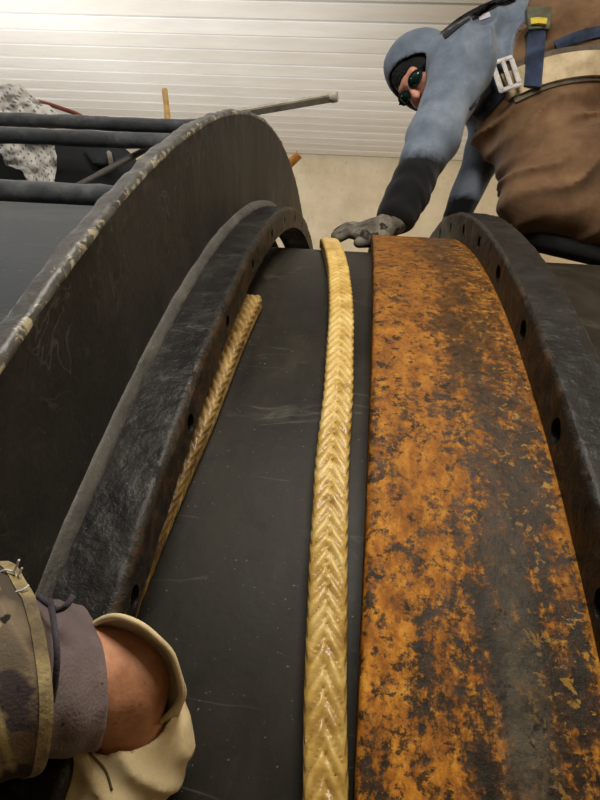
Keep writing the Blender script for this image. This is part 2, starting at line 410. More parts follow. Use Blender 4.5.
# left gland: flanged plate + bolted collar
gl = thing('gland_flange', 'tall black steel disc plate with a stepped bolted collar, left of drum', 'flange', (XD, 0, ZF))
prof = subdiv([(XD, RGI), (XD, RGO - .001), (XG - .005, RGO), (XG, RGO - .005), (XG, RGI)], .0045)
gm = revolve('collar', prof, angles(.14, 78, 152), True, lambda v, x, r: (.0015 * fb(v, 12) + .0010 * fb(v, 50)) if r > RGI + .004 else .001 * fb(v, 40))
gm = bolt_holes(gm, XG + .001, XG - .045, 1.740 / 1.68 * S, .0105, 129.03 - 5.43 * 8, 12)
set_mats(gm, [M_ring, M_face], lambda c, n: 1 if (n.x > .55 and c.x > XG - .02) else 0)
keep(link_mesh('collar', gm, None, sharp=48), gl)
A = angles(.16, 76, 160)
prof = np.vstack([subdiv([(XD, RGI + .002), (XD, RD - .03)], .02, False), subdiv([(XD, RD - .03), (XD, RD - .003), (XD - .003, RD), (XDL + .003, RD), (XDL, RD - .003)], .0035, False)[1:], [(XDL, RGI + .002)]])
def rim_disp(v, x, r):
    e = max(0, min(1, (r - (RD - .022)) / .022))
    chip = max(0, fb(v, 11, 5) - .05)
    return .0012 * fb(v, 9) + e * (.0014 * fb(v, 40) - .0045 * chip)
dm = revolve('disc_plate', prof, A, True, rim_disp)
set_mats(dm, [M_disc, M_rim], lambda c, n: 1 if math.hypot(c.y, c.z) > RD - .0075 else 0)
keep(link_mesh('disc_plate', dm, None, sharp=50), gl)
prof = [(XD - .001, RGO - .002), (XD + .009, RGO - .002), (XD + .008, RGO + .003), (XD + .005, RGO + .008), (XD + .002, RGO + .012), (XD - .001, RGO + .013)]
wm = revolve('weld_fillet', subdiv(prof, .003), angles(.2, 78, 152), True, lambda v, x, r: .0014 * fb(v, 50) if r > RGO else 0)
o = keep(link_mesh('weld_fillet', wm, M_weld, sharp=60), gl); o['label'] = 'lighter grey weld strip where collar meets the disc'

# casing behind the disc
cs = revolve('drum_casing', subdiv([(XDL - .035, RCASE - .025), (XDL - .035, RCASE), (-1.9, RCASE), (-1.9, RCASE - .025)], .2), angles(.5), True)
tag(link_mesh('drum_casing', cs, M_case, sharp=30), 'smooth blue-grey curved casing behind the tall disc at far left', 'casing')

# ------------------------------------------------------------------ packing rope
def rope(name, pts, width, height, base, a_extra, mat, steps=1100, nu=60, pitch=.0185, amp=.0042, endcut=True, smooth_to=0.0):
    P = np.array([on_drum(px, py, S + height * .5) for px, py in pts])
    a = np.degrees(np.arctan2(P[:, 2], P[:, 1])); x = P[:, 0]
    o = np.argsort(a); a, x = a[o], x[o]
    wv = np.array(width)[o]
    if a_extra: a = np.append(a, a[-1] + a_extra); x = np.append(x, x[-1] + .004); wv = np.append(wv, wv[-1])
    aa = np.linspace(a[0], a[-1], steps)
    # smooth monotone interpolation
    xs = np.interp(aa, a, x); ws = np.interp(aa, a, wv)
    ker = np.hanning(41); ker /= ker.sum()
    xs = np.convolve(np.pad(xs, 20, mode='reflect', reflect_type='odd'), ker, 'valid'); ws = np.convolve(np.pad(ws, 20, mode='edge'), ker, 'valid')
    th = np.linspace(0, 2 * np.pi, 4001); c, s = np.cos(th), np.sin(th); e = .42
    cu = np.sign(c) * np.abs(c) ** e; su = np.sign(s) * np.abs(s) ** e
    cl = np.concatenate([[0], np.cumsum(np.hypot(np.diff(cu), np.diff(su)))]); q = np.linspace(0, cl[-1], nu, endpoint=False)
    cu, su = np.interp(q, cl, cu), np.interp(q, cl, su)                # even spacing round the rounded square
    arc = np.radians(aa - aa[0]) * S
    nz = [.16 * noise.noise(Vector((a_ * 30, 3, 1))) for a_ in arc]; nz2 = [.25 * noise.noise(Vector((a_ * 21, 7, 5))) for a_ in arc]; na = [1 + .45 * noise.noise(Vector((a_ * 17, 2, 8))) for a_ in arc]
    V = []; G = []
    for i in range(steps):
        ang = math.radians(aa[i]); n = np.array([0, math.cos(ang), math.sin(ang)])
        w2, h2 = ws[i] / 2, height / 2
        fall = min(1, max(.25, (arc[i] - smooth_to) / .25)) if smooth_to else 1
        for k in range(nu):
            uu, vv = cu[k], su[k]
            if abs(vv) >= abs(uu): t = uu; side = 0
            else: t = vv; side = 1
            ph = arc[i] / pitch + (.5 if t > 0 else 0) - 1.5 * abs(t) + .35 * side + .15 * math.sin(arc[i] * 23)
            ph += nz[i] * (1 if t > 0 else -1) + nz2[i]
            fr = ph - math.floor(ph); lobe = math.sqrt(max(0, 1 - (2 * fr - 1) ** 2))
            mid = math.exp(-(t / .12) ** 2)
            d = amp * na[i] * fall * ((lobe - .8) * (1 - .65 * t ** 4) * (.45 if side else 1) - .5 * mid * (1 - .4 * lobe))
            p = n * (S + base + h2 + (h2 + d) * vv) + np.array([1, 0, 0]) * (xs[i] + (w2 + d) * uu)
            V.append(p + .0008 * fb(p, 60, 2) * n)
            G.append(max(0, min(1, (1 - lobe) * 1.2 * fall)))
    F = []
    for i in range(steps - 1):
        for k in range(nu): F.append([i * nu + k, i * nu + (k + 1) % nu, (i + 1) * nu + (k + 1) % nu, (i + 1) * nu + k])
    F.append(list(range(nu))[::-1]); F.append(list(range((steps - 1) * nu, steps * nu)))
    me = mesh_np(name, V, F); at_ = me.attributes.new('groove', 'FLOAT', 'POINT'); at_.data.foreach_set('value', np.array(G, np.float32))
    bm = bmesh.new(); bm.from_mesh(me); bmesh.ops.recalc_face_normals(bm, faces=bm.faces[:]); bm.to_mesh(me); bm.free()
    return link_mesh(name, me, mat, sharp=70)
main_pts = [(328.5, 240), (332, 250), (338, 272), (340.5, 300), (341, 325), (339.5, 360), (338, 400), (334, 440), (331, 480), (330, 520), (328, 560), (327.5, 600), (326, 650), (325, 700), (325, 750), (326, 800)]
main_w = [.044, .042, .039, .0385, .038, .0375, .037, .037, .037, .0365, .0365, .036, .0355, .035, .0345, .034]
tag(rope('packing_rope', main_pts, main_w, .030, .0005, 9, M_rope, smooth_to=.05), 'long pale yellow braided packing rope laid over the drum beside the rusty band', 'rope', None)
wedge_pts = [(251, 303), (238, 330), (220, 372), (203, 415), (190, 445), (170, 490), (149, 540), (122, 605)]
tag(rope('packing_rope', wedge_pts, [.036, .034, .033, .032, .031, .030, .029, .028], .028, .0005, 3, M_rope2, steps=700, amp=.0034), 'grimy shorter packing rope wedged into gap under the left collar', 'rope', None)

# ------------------------------------------------------------------ things behind the disc on the left
def bar(name, P, Q, r, mat, parent=None, n=16, wob=.003, m=30, **kw):
    V, F = tube(np.linspace(P, Q, m), r, n, True, wob, **kw)
    return link_mesh(name, mesh_np(name, V, F), mat, parent, sharp=50)
def x_bar(name, px, py, depth, r_px, xl, xr, mat):
    c = at(px, py, depth); return bar(name, np.array([xl, c[1], c[2]]), np.array([xr, c[1], c[2]]), pxr(r_px, depth), mat, m=60)
o = x_bar('steel_pipe', 90, 122.8, 1.98, 6.8, -1.85, -.36, M_pipe); tag(o, 'thin dark pipe, upper of the two parallel pipes left of the disc', 'pipe', 'dark pipes left of the disc')
RAIL = at(90, 122.8, 1.98)
o = x_bar('steel_pipe', 90, 138.8, 1.86, 7.8, -1.85, -.36, M_pipe); tag(o, 'dark pipe, lower of the two parallel pipes left of the disc', 'pipe', 'dark pipes left of the disc')
c3 = at(60, 196.5, 1.64); r3 = pxr(11, 1.64)
n3 = np.array([0, c3[1], c3[2]]); n3 = n3 / np.linalg.norm(n3) * (RCASE + r3 + .003)
o = bar('steel_pipe', np.array([-1.85, n3[1], n3[2]]), np.array([XDL - .04, n3[1], n3[2]]), r3, M_pipe, m=60, wob=.004); tag(o, 'thick dark rough pipe lying along the top of the grey casing', 'pipe', 'dark pipes left of the disc')

cab = thing('machine_cabinet', 'dark steel cabinet behind the pipes with a chamfered top corner', 'cabinet', tuple(at(40, 165, 2.25)))
def prism(name, pts, depth, thick, mat, parent, bev=.004):
    f = [at(px, py, depth) for px, py in pts]; bm = bmesh.new()
    a = [bm.verts.new(p) for p in f]; b = [bm.verts.new(p + FW * thick) for p in f]; n = len(f)
    bm.faces.new(a); bm.faces.new(b[::-1])
    for i in range(n): bm.faces.new((a[i], b[i], b[(i + 1) % n], a[(i + 1) % n]))
    bmesh.ops.recalc_face_normals(bm, faces=bm.faces[:]); bmesh.ops.bevel(bm, geom=bm.edges[:], offset=bev, segments=2, affect='EDGES')
    me = bpy.data.meshes.new(name); bm.to_mesh(me); bm.free(); return keep(link_mesh(name, me, mat, sharp=40), parent)
prism('cabinet_body', [(-140, 128), (-20, 134), (118, 141), (136, 158), (140, 196), (140, 240), (-140, 225)], 2.2, .4, M_box, cab, .01)
prism('bracket', [(83, 148), (111, 150), (114, 165), (93, 164)], 2.17, .025, M_case, cab)
prism('latch', [(106, 150), (110, 150), (113, 166), (109, 166)], 2.13, .02, M_bright, cab)
P = at(70, 190, 1.80); Q = at(166, 138.5, 1.935)
o = bar('steel_rod', P, Q, .0095, M_weld, wob=.001); tag(o, 'grey steel rod leaning diagonally between the pipes behind the disc', 'rod')
# pry bar lying over the pipes, its square end sticking out past the disc top
pb = thing('pry_bar', 'pale worn steel bar with a blunt square end sticking out past the disc', 'bar', tuple(at(215, 122, 1.98)))
P, Q = at(188, 122.5, 1.96), at(330.5, 97.5, 1.82)
V, F = tube(np.linspace(P, Q, 24), .0185, 4, True, 0, .85); me = mesh_np('shank', V, F)
bm = bmesh.new(); bm.from_mesh(me); bmesh.ops.bevel(bm, geom=bm.edges[:], offset=.003, segments=2, affect='EDGES'); bm.to_mesh(me); bm.free()
T = (Q - P) / np.linalg.norm(Q - P)
keep(link_mesh('shank', me, M_bright, sharp=40), pb)
V, F = tube(np.array([Q - T * .002, Q + T * .003, Q + T * .018, Q + T * .022]), [.015, .0175, .0175, .014], 12, True, 0, .95)
keep(link_mesh('blunt_end', mesh_np('blunt_end', V, F), M_bright, sharp=40), pb)
# wooden stick and handle
o = bar('wooden_stick', at(164.5, 90, 2.06), at(176, 190, 1.98), .0105, M_wood, n=8, wob=.002); tag(o, 'upright thin pale wooden stick behind the pipes beside the disc', 'stick')
o = bar('wooden_pole', at(299, 154.5, 2.35), at(215, 236, 2.5), .0175, M_wood2, n=12, wob=.001); tag(o, 'orange wooden pole end poking out right behind the disc', 'handle')
# cable
cp = spline([at(-30, 104, 2.17), at(14, 99, 2.17), at(36, 101, 2.165), at(60, 108, 2.16), at(82, 117, 2.16), at(80, 128, 2.16), at(50, 138, 2.165), at(30, 150, 2.165), at(32, 170, 2.165), at(46, 183, 2.15), at(62, 186, 2.12), at(70, 190, 2.1)], 110)
V, F = tube(cp, .0075, 8); tag(link_mesh('cable', mesh_np('cable', V, F), M_cable), 'reddish brown cable looping behind the pipes by the dotted rag', 'cable')
# printed rag
def rag():
    nu, nv = 60, 90
    # outline of the sheet as it hangs: left / right edge px for each py
    rows = [(84, -30, 14), (88, -30, 24), (94, -30, 30), (100, -30, 38), (106, -30, 48), (113, -30, 56), (128, -25, 54), (146, -4, 54), (156, 3, 58), (165, 6, 57), (171, 22, 56), (180, 27, 55), (188, 28, 54)]
    R = np.array(rows, float); V = []
    for j in range(nv):
        v = j / (nv - 1); py = R[0, 0] + (R[-1, 0] - R[0, 0]) * v
        l = np.interp(py, R[:, 0], R[:, 1]); r = np.interp(py, R[:, 0], R[:, 2])
        for i in range(nu):
            u = i / (nu - 1); px = l + (r - l) * u
            q = Vector((px * .06, py * .06, 3.3))
            d = 2.075 + .03 * noise.noise(q) + .014 * noise.noise(q * 2.3) + .006 * abs(noise.noise(q * 4.1))
            V.append(at(px + 2.0 * noise.noise(q * 1.7), py + 1.6 * noise.noise(q * 2.1 + Vector((9, 0, 0))), d))
    F = [[j * nu + i, j * nu + i + 1, (j + 1) * nu + i + 1, (j + 1) * nu + i] for j in range(nv - 1) for i in range(nu - 1)]
    me = mesh_np('printed_rag', V, F)
    uv = me.uv_layers.new(name='uv'); lp = np.zeros(len(me.loops), np.int32); me.loops.foreach_get('vertex_index', lp)
    uv.data.foreach_set('uv', np.stack([(lp % nu) / nu * 12, (lp // nu) / nv * 15], 1).ravel().astype(np.float32))
    k = NT('printed_rag')
    mp = k.n('ShaderNodeMapping'); mp.inputs['Rotation'].default_value = (0, 0, .45); k.l(k.tc.outputs['UV'], mp.inputs[0])
    sep = k.n('ShaderNodeSeparateXYZ'); k.l(mp.outputs[0], sep.inputs[0])
    du = k.math('ABSOLUTE', k.math('SUBTRACT', k.math('FRACT', sep.outputs[0], 0), .5), 0); dv = k.math('ABSOLUTE', k.math('SUBTRACT', k.math('FRACT', sep.outputs[1], 0), .5), 0)
    dot = k.math('MULTIPLY', k.val(du, .22, .14), k.val(dv, .2, .12))
    c = k.mix(k.math('MULTIPLY', dot, .85), k.ramp(k.noise(14, 4), [(.3, (216, 214, 212)), (.7, (236, 235, 233))]), (96, 104, 128))
    k.done(c, .85, spec=.2)
    o = link_mesh('printed_rag', me, k.m); md = o.modifiers.new('s', 'SOLIDIFY'); md.thickness = .003
    tag(o, 'crumpled white rag with small blue printed marks hanging behind the pipes', 'rag')
rag()

# ------------------------------------------------------------------ signed-distance modelling for bodies and clothes
def surface_nets(f, lo, hi, h):
    lo = np.array(lo, float); n = np.ceil((np.array(hi) - lo) / h).astype(int) + 1
    ax = [lo[i] + h * np.arange(n[i]) for i in range(3)]
    D = np.empty(tuple(n), np.float32)
    step = max(1, int(400000 / (n[1] * n[2])))
    for s in range(0, n[0], step):
        g_ = np.stack(np.meshgrid(ax[0][s:s + step], ax[1], ax[2], indexing='ij'), -1).reshape(-1, 3)
        D[s:s + step] = f(g_).reshape(-1, n[1], n[2])
    sg = D < 0
    corners = [(i, j, k) for i in (0, 1) for j in (0, 1) for k in (0, 1)]
    sl_ = lambda A, c: A[c[0]:n[0] - 1 + c[0], c[1]:n[1] - 1 + c[1], c[2]:n[2] - 1 + c[2]]
    cnt = sum(sl_(sg, c).astype(np.int8) for c in corners)
    act = (cnt > 0) & (cnt < 8); idx = np.argwhere(act)
    acc = np.zeros((len(idx), 3)); num = np.zeros(len(idx))
    for c in corners:
        for a in range(3):
            if c[a] == 0:
                d = list(c); d[a] = 1
                va = D[idx[:, 0] + c[0], idx[:, 1] + c[1], idx[:, 2] + c[2]].astype(float); vb = D[idx[:, 0] + d[0], idx[:, 1] + d[1], idx[:, 2] + d[2]].astype(float)
                m = (va < 0) != (vb < 0); t = np.where(m, va / np.where(m, va - vb, 1), 0)
                p = np.tile(np.array(c, float), (len(idx), 1)); p[:, a] += t
                acc[m] += p[m]; num[m] += 1
    V = lo + h * (idx + acc / num[:, None])
    vid = -np.ones(tuple(n - 1), np.int64); vid[tuple(idx.T)] = np.arange(len(idx))
    F = []
    for a in range(3):
        b, c = (a + 1) % 3, (a + 2) % 3
        s0 = [slice(None)] * 3; s1 = [slice(None)] * 3; s0[a] = slice(0, -1); s1[a] = slice(1, None)
        x = sg[tuple(s0)] != sg[tuple(s1)]; e = np.argwhere(x)
        ok = (e[:, b] > 0) & (e[:, c] > 0) & (e[:, b] < n[b] - 1) & (e[:, c] < n[c] - 1); e = e[ok]
        inside = sg[tuple(e.T)]
        q = []
        for db, dc in ((-1, -1), (0, -1), (0, 0), (-1, 0)):
            t = e.copy(); t[:, b] += db; t[:, c] += dc; q.append(vid[tuple(t.T)])
        q = np.stack(q, 1); q[~inside] = q[~inside][:, ::-1]; F.append(q)
    F = np.vstack(F); F = F[(F >= 0).all(1)]
    return V, F
def cap(p, a, b, ra, rb):
    a, b = np.asarray(a, float), np.asarray(b, float); ab = b - a
    t = np.clip((p - a) @ ab / (ab @ ab), 0, 1); return np.linalg.norm(p - a - t[:, None] * ab, axis=1) - (ra + (rb - ra) * t)
def ball(p, c, r): return np.linalg.norm(p - np.asarray(c), axis=1) - r
def ell(p, c, axes, radii):
    q = (p - np.asarray(c)) @ np.stack(axes, 1) / np.array(radii); k = np.linalg.norm(q, axis=1)
    return (k - 1) * min(radii) * (.6 + .4 * np.minimum(1, k))
def smin(a, b, k):
    h = np.clip(.5 + .5 * (b - a) / k, 0, 1); return b + (a - b) * h - k * h * (1 - h)
def smax(a, b, k): return -smin(-a, -b, k)
def unit(v): v = np.asarray(v, float); return v / np.linalg.norm(v)
def sines(p, f, s):
    q = p * f
    return (np.sin(q[:, 0] * 1.0 + 1.7 * np.sin(q[:, 1] * .7 + s) + s) + np.sin(q[:, 1] * 1.1 + 1.5 * np.sin(q[:, 2] * .8 + 2 * s) + 2.1 * s) + np.sin(q[:, 2] * .9 + 1.6 * np.sin(q[:, 0] * .6 + s) + 3.3 * s)) / 3
def sdf_obj(name, f, lo, hi, h, mat, parent, relax=2, attr=None):
    V, F = surface_nets(f, lo, hi, h)
    me = mesh_np(name, V, F)
    bm = bmesh.new(); bm.from_mesh(me)
    for _ in range(relax): bmesh.ops.smooth_vert(bm, verts=bm.verts[:], factor=.5, use_axis_x=True, use_axis_y=True, use_axis_z=True)
    bm.to_mesh(me); bm.free()
    if attr:
        W_ = np.zeros(len(me.vertices) * 3, np.float32); me.vertices.foreach_get('co', W_)
        a = me.attributes.new(attr[0], 'FLOAT', 'POINT'); a.data.foreach_set('value', attr[1](W_.reshape(-1, 3).astype(float)).astype(np.float32))
    return keep(link_mesh(name, me, mat), parent)
def bounds(pts, pad): P = np.array(pts); return P.min(0) - pad, P.max(0) + pad

# ------------------------------------------------------------------ far worker
def far_worker():
    A_ = lambda px, py, d: at(px, py, d)
    LS, LE, LW = A_(464, 62, 1.72), A_(434, 138, 1.66), A_(394, 221, 1.61)
    RS_, RE, RW = A_(505, 75, 2.05), A_(483, 155, 2.0), A_(454, 222, 1.97)
    CH, BE, PE = A_(505, 70, 1.90), A_(570, 77, 1.90), A_(665, 86, 1.90)
    HIP, KN, AN = A_(655, 130, 1.77), A_(532, 200, 1.66), A_(690, 252, 1.76)
    HIP2, KN2, AN2 = A_(665, 120, 2.02), A_(560, 215, 2.02), A_(690, 240, 2.05)
    HD, NK = A_(425, 76, 1.85), A_(458, 60, 1.88)
    me_root = thing('person', 'person in blue-grey hoodie, brown overalls and safety harness kneeling over the drum', 'person', tuple(KN - UP * .1))
    f = unit(-.50 * RT - .70 * UP - .50 * FW); u = unit(-.76 * RT + .60 * UP); u = unit(u - f * (u @ f)); s = np.cross(f, u)
    hp = lambda a, b, c: HD + a * s + b * u + c * f           # side, up, forward
    def head(p):
        d = ell(p, hp(0, .02, -.012), (s, u, f), (.076, .104, .094))
        d = smin(d, ell(p, hp(0, -.055, .03), (s, u, f), (.056, .062, .058)), .03)
        d = smin(d, cap(p, hp(0, .018, .082), hp(0, -.022, .108), .010, .014), .012)                # nose
        d = smin(d, cap(p, hp(-.035, .028, .078), hp(.035, .028, .078), .012, .012), .015)          # brow
        d = smin(d, ball(p, hp(0, -.095, .062), .022), .02)                                         # chin
        for q in (-1, 1):
            d = smax(d, -ball(p, hp(q * .032, .008, .094), .014), .01)
            d = smin(d, ball(p, hp(q * .032, .008, .074), .012), .004)                              # eyes
            d = smin(d, ell(p, hp(q * .078, 0, -.005), (s, u, f), (.012, .03, .018)), .01)          # ears
            d = smin(d, ball(p, hp(q * .038, -.03, .066), .02), .02)                                # cheeks
        d = smax(d, -cap(p, hp(-.02, -.056, .092), hp(.02, -.056, .092), .004, .004), .006)         # mouth
        return d
    def torso(p, g_):
        d = smin(cap(p, CH, BE, .187 + g_, .20 + g_), cap(p, BE, PE, .20 + g_, .215 + g_), .05)
        return smin(d, cap(p, LS, RS_, .10 + g_, .09 + g_), .09)
    def arms(p, g_, end=1.0):
        d = smin(cap(p, LS, LE, .072 + g_, .056 + g_), cap(p, LE, LE + (LW - LE) * end, .056 + g_, .040 + g_), .03)
        return np.minimum(d, smin(cap(p, RS_, RE, .066 + g_, .048 + g_), cap(p, RE, RE + (RW - RE) * end, .048 + g_, .034 + g_), .03))
    def legs(p, g_):
        d = smin(cap(p, HIP, KN, .115 + g_, .083 + g_), cap(p, KN, AN, .072 + g_, .058 + g_), .02)
        return np.minimum(d, smin(cap(p, HIP2, KN2, .105 + g_, .078 + g_), cap(p, KN2, AN2, .068 + g_, .052 + g_), .02))
    HX = unit(A_(345, 236, 1.58) - LW); hs = unit(np.cross(HX, FW)); 
    if hs @ UP < 0: hs = -hs
    def hand_bones():
        k = A_(362, 231, 1.58); out = []
        tips = [(337, 238.5, 1.565), (335, 235.5, 1.585), (337, 233, 1.605), (343, 231, 1.625)]
        kn = [(360, 235, 1.56), (357, 231, 1.58), (359, 229, 1.60), (362, 229, 1.62)]
        for (a, b) in zip(kn, tips):
            A1, B1 = A_(*a), A_(*b); mid = (A1 + B1) / 2 + UP * .012
            out += [(A1, mid, .0125, .0115), (mid, B1, .0115, .010)]
        T0, T1, T2 = A_(382, 236, 1.565), A_(370, 241, 1.55), A_(358, 243, 1.545)
        out += [(T0, T1, .015, .0135), (T1, T2, .0135, .011)]
        return k, kn, out
    K0, kn, bones = hand_bones()
    def hand(p, g_):
        d = cap(p, LW, A_(376, 231, 1.59), .027 + g_, .032 + g_)
        for a in kn: d = smin(d, cap(p, A_(380, 231, 1.59), A_(*a), .024 + g_, .015 + g_), .012)
        fd = np.full(len(p), 9.0)
        for a, b, ra, rb in bones: fd = np.minimum(fd, cap(p, a, b, ra + g_, rb + g_))
        return smin(d, fd, .006)
    RH = RW + unit(RW - RE) * .09
    def body(p):
        d = smin(torso(p, -.03), head(p), .03); d = smin(d, cap(p, NK, HD, .07, .06), .03)
        d = smin(d, cap(p, CH, NK, .12, .075), .05)
        d = smin(d, arms(p, -.014), .03); d = smin(d, legs(p, -.02), .03); d = smin(d, hand(p, -.004), .01)
        return smin(d, cap(p, RW, RH, .03, .026), .02)
    allp = [HD + .15, HD - .15, LW, A_(335, 238, 1.56), AN, AN2, PE, CH + UP * .25, RH, HIP, HIP2]
    lo, hi = bounds(allp, .1); hi[0] = min(hi[0], PE[0] + .28)
    sdf_obj('body', body, lo, hi, .0085, M_skin2, me_root, relax=1)
    # ---- overalls and hoodie
    c1, c2, c3 = A_(531, -4, 1.72), A_(472, 140, 1.80), A_(500, 60, 2.1)
    bn = unit(np.cross(c2 - c1, c3 - c1)); bn = bn if bn @ RT > 0 else -bn           # bib edge plane, + towards the hips
    def folds(p):
        q = (p - KN); a = unit(.86 * RT + .5 * UP); b = unit(np.cross(a, FW)); tt = q @ b + .012 * np.sin(q @ a * 23); uu = q @ a
        return (1 - 2 * np.abs(np.sin(tt * 44 + .5 * np.sin(uu * 8) + .3 * np.sin(uu * 19)))) * (.6 + .4 * np.sin(uu * 15 + tt * 26))
    def overalls(p):
        d = torso(p, .012); d = smin(d, legs(p, .012), .035)
        d = smin(d, cap(p, A_(505, 105, 1.83), A_(486, 142, 1.86), .06, .04), .06); d = smin(d, cap(p, A_(535, 105, 1.85), A_(540, 185, 1.74), .15, .115), .05)                # sagging bib front
        d = d - .012 * folds(p) - .005 * sines(p, 26, .7)
        return smax(d, -((p - c1) @ bn), .008)
    lo, hi = bounds([A_(470, -20, 1.7), A_(470, 150, 1.8), KN - UP * .1, AN, AN2, PE, HIP, HIP2, A_(520, 60, 2.15), CH + UP * .27], .12); hi[0] = min(hi[0], PE[0] + .22)
    ov = sdf_obj('overalls', overalls, lo, hi, .0075, M_duck, me_root, relax=1)
    ov['label'] = 'brown canvas bib overalls'
    ad = unit(LE - LS)
    def hoodie(p):
        d = smax(smin(torso(p, .0), cap(p, CH, NK, .15, .09), .06), (p - c1) @ bn - .03, .01)
        a = arms(p, .012, .93)
        t = (p - LS) @ ad; wr = np.sin(((p - LE) @ ad) * 105 + 6 * ((p - LE) @ RT)) * np.exp(-(np.linalg.norm(p - (LE + LW) / 2 , axis=1) / .16) ** 2)
        a = a - .0022 * wr - .005 * sines(p, 34, 1.9) - .004 * np.abs(np.sin(((p - LW) @ ad) * 70 + 2.2 * np.sin(((p - LW) @ RT) * 40))) * np.exp(-(np.linalg.norm(p - LW - (LE - LW) * .25, axis=1) / .11) ** 2)
        d = smin(d - .018 * (1 - 2 * np.abs(np.sin((p @ unit(RT - .25 * UP)) * 42 + .5 * np.sin(p @ UP * 30)))) * np.exp(-((np.linalg.norm(p - A_(490, 55, 1.72), axis=1)) / .17) ** 2), a, .035)
        # hood: a shell round the head, open in front
        h_ = smin(ell(p, hp(0, .012, -.02), (s, u, f), (.106, .129, .119)), cap(p, hp(0, -.06, -.05), NK, .075, .085), .03) - .004 * sines(p, 40, .3)
        inner = smin(ell(p, hp(0, .008, -.008), (s, u, f), (.088, .112, .105)), cap(p, hp(0, .0, .02), hp(0, -.02, .2), .078, .085), .02)
        h_ = smax(h_, -inner, .008)
        h_ = smax(h_, (p - hp(0, 0, .058)) @ unit(f - .5 * u), .008)
        return np.minimum(smin(d, h_, .02), h_) if False else smin(d, h_, .015)
    dirt = lambda P: np.clip((-(P - A_(410, 158, 1.62)) @ UP - .15 * ((P - A_(410, 158, 1.62)) @ RT)) / .05 * .5 + .5, 0, 1) * ((P - c1) @ FW < .12) + \
                     ((P - c1) @ FW >= .12) * np.clip((-(P - A_(465, 203, 2.0)) @ UP) / .04 * .5 + .5, 0, 1)
    lo, hi = bounds([LW, RW, HD - .16, HD + .12, CH + UP * .23, LS + UP * .12, A_(545, 0, 1.9), A_(500, 60, 2.2)], .07)
    hd = sdf_obj('hoodie', hoodie, lo, hi, .006, M_hoodie, me_root, relax=1, attr=('dirt', dirt))
    hd['label'] = 'blue-grey hooded sweatshirt with blackened lower sleeves'
    # ---- glove
    lo, hi = bounds([LW, A_(330, 240, 1.55), A_(335, 228, 1.63), A_(360, 245, 1.54)], .05)
    def glove(p):
        d = hand(p, .002); d = smin(d, cap(p, LW, LW + (LE - LW) * .12, .040, .040), .015); return d - .0025 * sines(p, 90, .4)
    gv = sdf_obj('glove', glove, lo, hi, .0032, M_greyglove, me_root, relax=1); gv['label'] = 'dirty grey fabric work glove'
    lo, hi = bounds([RW, RH], .06)
    sdf_obj('glove', lambda p: cap(p, RW + (RE - RW) * .06, RH, .040, .036), lo, hi, .006, M_greyglove, me_root)
    # ---- cap, glasses, lips
    def knit(p):
        d = ell(p, hp(0, .02, -.012), (s, u, f), (.083, .111, .101)); d = smin(d, ell(p, hp(0, -.05, .02), (s, u, f), (.066, .066, .064)), .02)
        inn = ell(p, hp(0, .02, -.012), (s, u, f), (.077, .105, .095))
        d = smax(d, -inn, .003); face = ell(p, hp(0, -.03, .09), (s, u, f), (.052, .074, .07)); return smax(d, -face, .004)
    lo, hi = bounds([HD], .16)
    sdf_obj('knit_cap', knit, lo, hi, .0045, M_black, me_root, relax=1)
    sg_ = bpy.data.objects.new('safety_glasses', None); col.objects.link(sg_); keep(sg_, me_root); sg_.location = HD
    def sub(name, V, F, mat):
        o_ = link_mesh(name, mesh_np(name, V, F), mat, sg_, sharp=50); o_.matrix_parent_inverse = Matrix.Translation(Vector(HD)).inverted() @ Matrix.Identity(4); return o_
    for q in (-1, 1):
        rim = [hp(q * .034 + .026 * math.cos(t), .008 + .016 * math.sin(t), .105 - .012 * abs(math.cos(t)) * (1 if q * math.cos(t) > 0 else .2)) for t in np.linspace(0, 2 * math.pi, 22)]
        V, F = tube(rim, .003, 6, False); o_ = link_mesh('frame', mesh_np('frame', V, F), M_black, None); keep2(o_, sg_, me_root)
        c = np.mean(rim[:-1], 0) + f * .004; V = [c] + list(rim[:-1]); F = [[0, i + 1, (i + 1) % 21 + 1] for i in range(21)]
        o_ = link_mesh('lens', mesh_np('lens', V, F), M_lens); md = o_.modifiers.new('s', 'SOLIDIFY'); md.thickness = .002; keep2(o_, sg_, me_root)
        V, F = tube([hp(q * .062, .012, .095), hp(q * .078, .012, .05), hp(q * .08, .01, 0)], .0035, 6); o_ = link_mesh('temple', mesh_np('temple', V, F), M_black); keep2(o_, sg_, me_root)
    V, F = tube(spline([hp(-.02, -.055, .089), hp(-.008, -.053, .093), hp(.008, -.053, .093), hp(.02, -.055, .089)], 10), .0045, 8); keep(link_mesh('lips', mesh_np('lips', V, F), M_lip), me_root)
    # ---- harness: webbing laid on the clothes
    dg = bpy.context.evaluated_depsgraph_get(); dg.update()
    trees = [BVHTree.FromObject(x, dg) for x in (ov, hd)]; mats = [Matrix.Identity(4)] * 2
    inv = [x.matrix_world.inverted() for x in (ov, hd)]
    def cast(px, py):
        v = Vector(unit(at(px, py, 1) - CAM)); best = None
        for t_ in trees:
            h_ = t_.ray_cast(Vector(CAM), v)
            if h_[0] is not None and (best is None or h_[3] < best[3]): best = h_
        return np.array(best[0]) if best else at(px, py, 1.75)
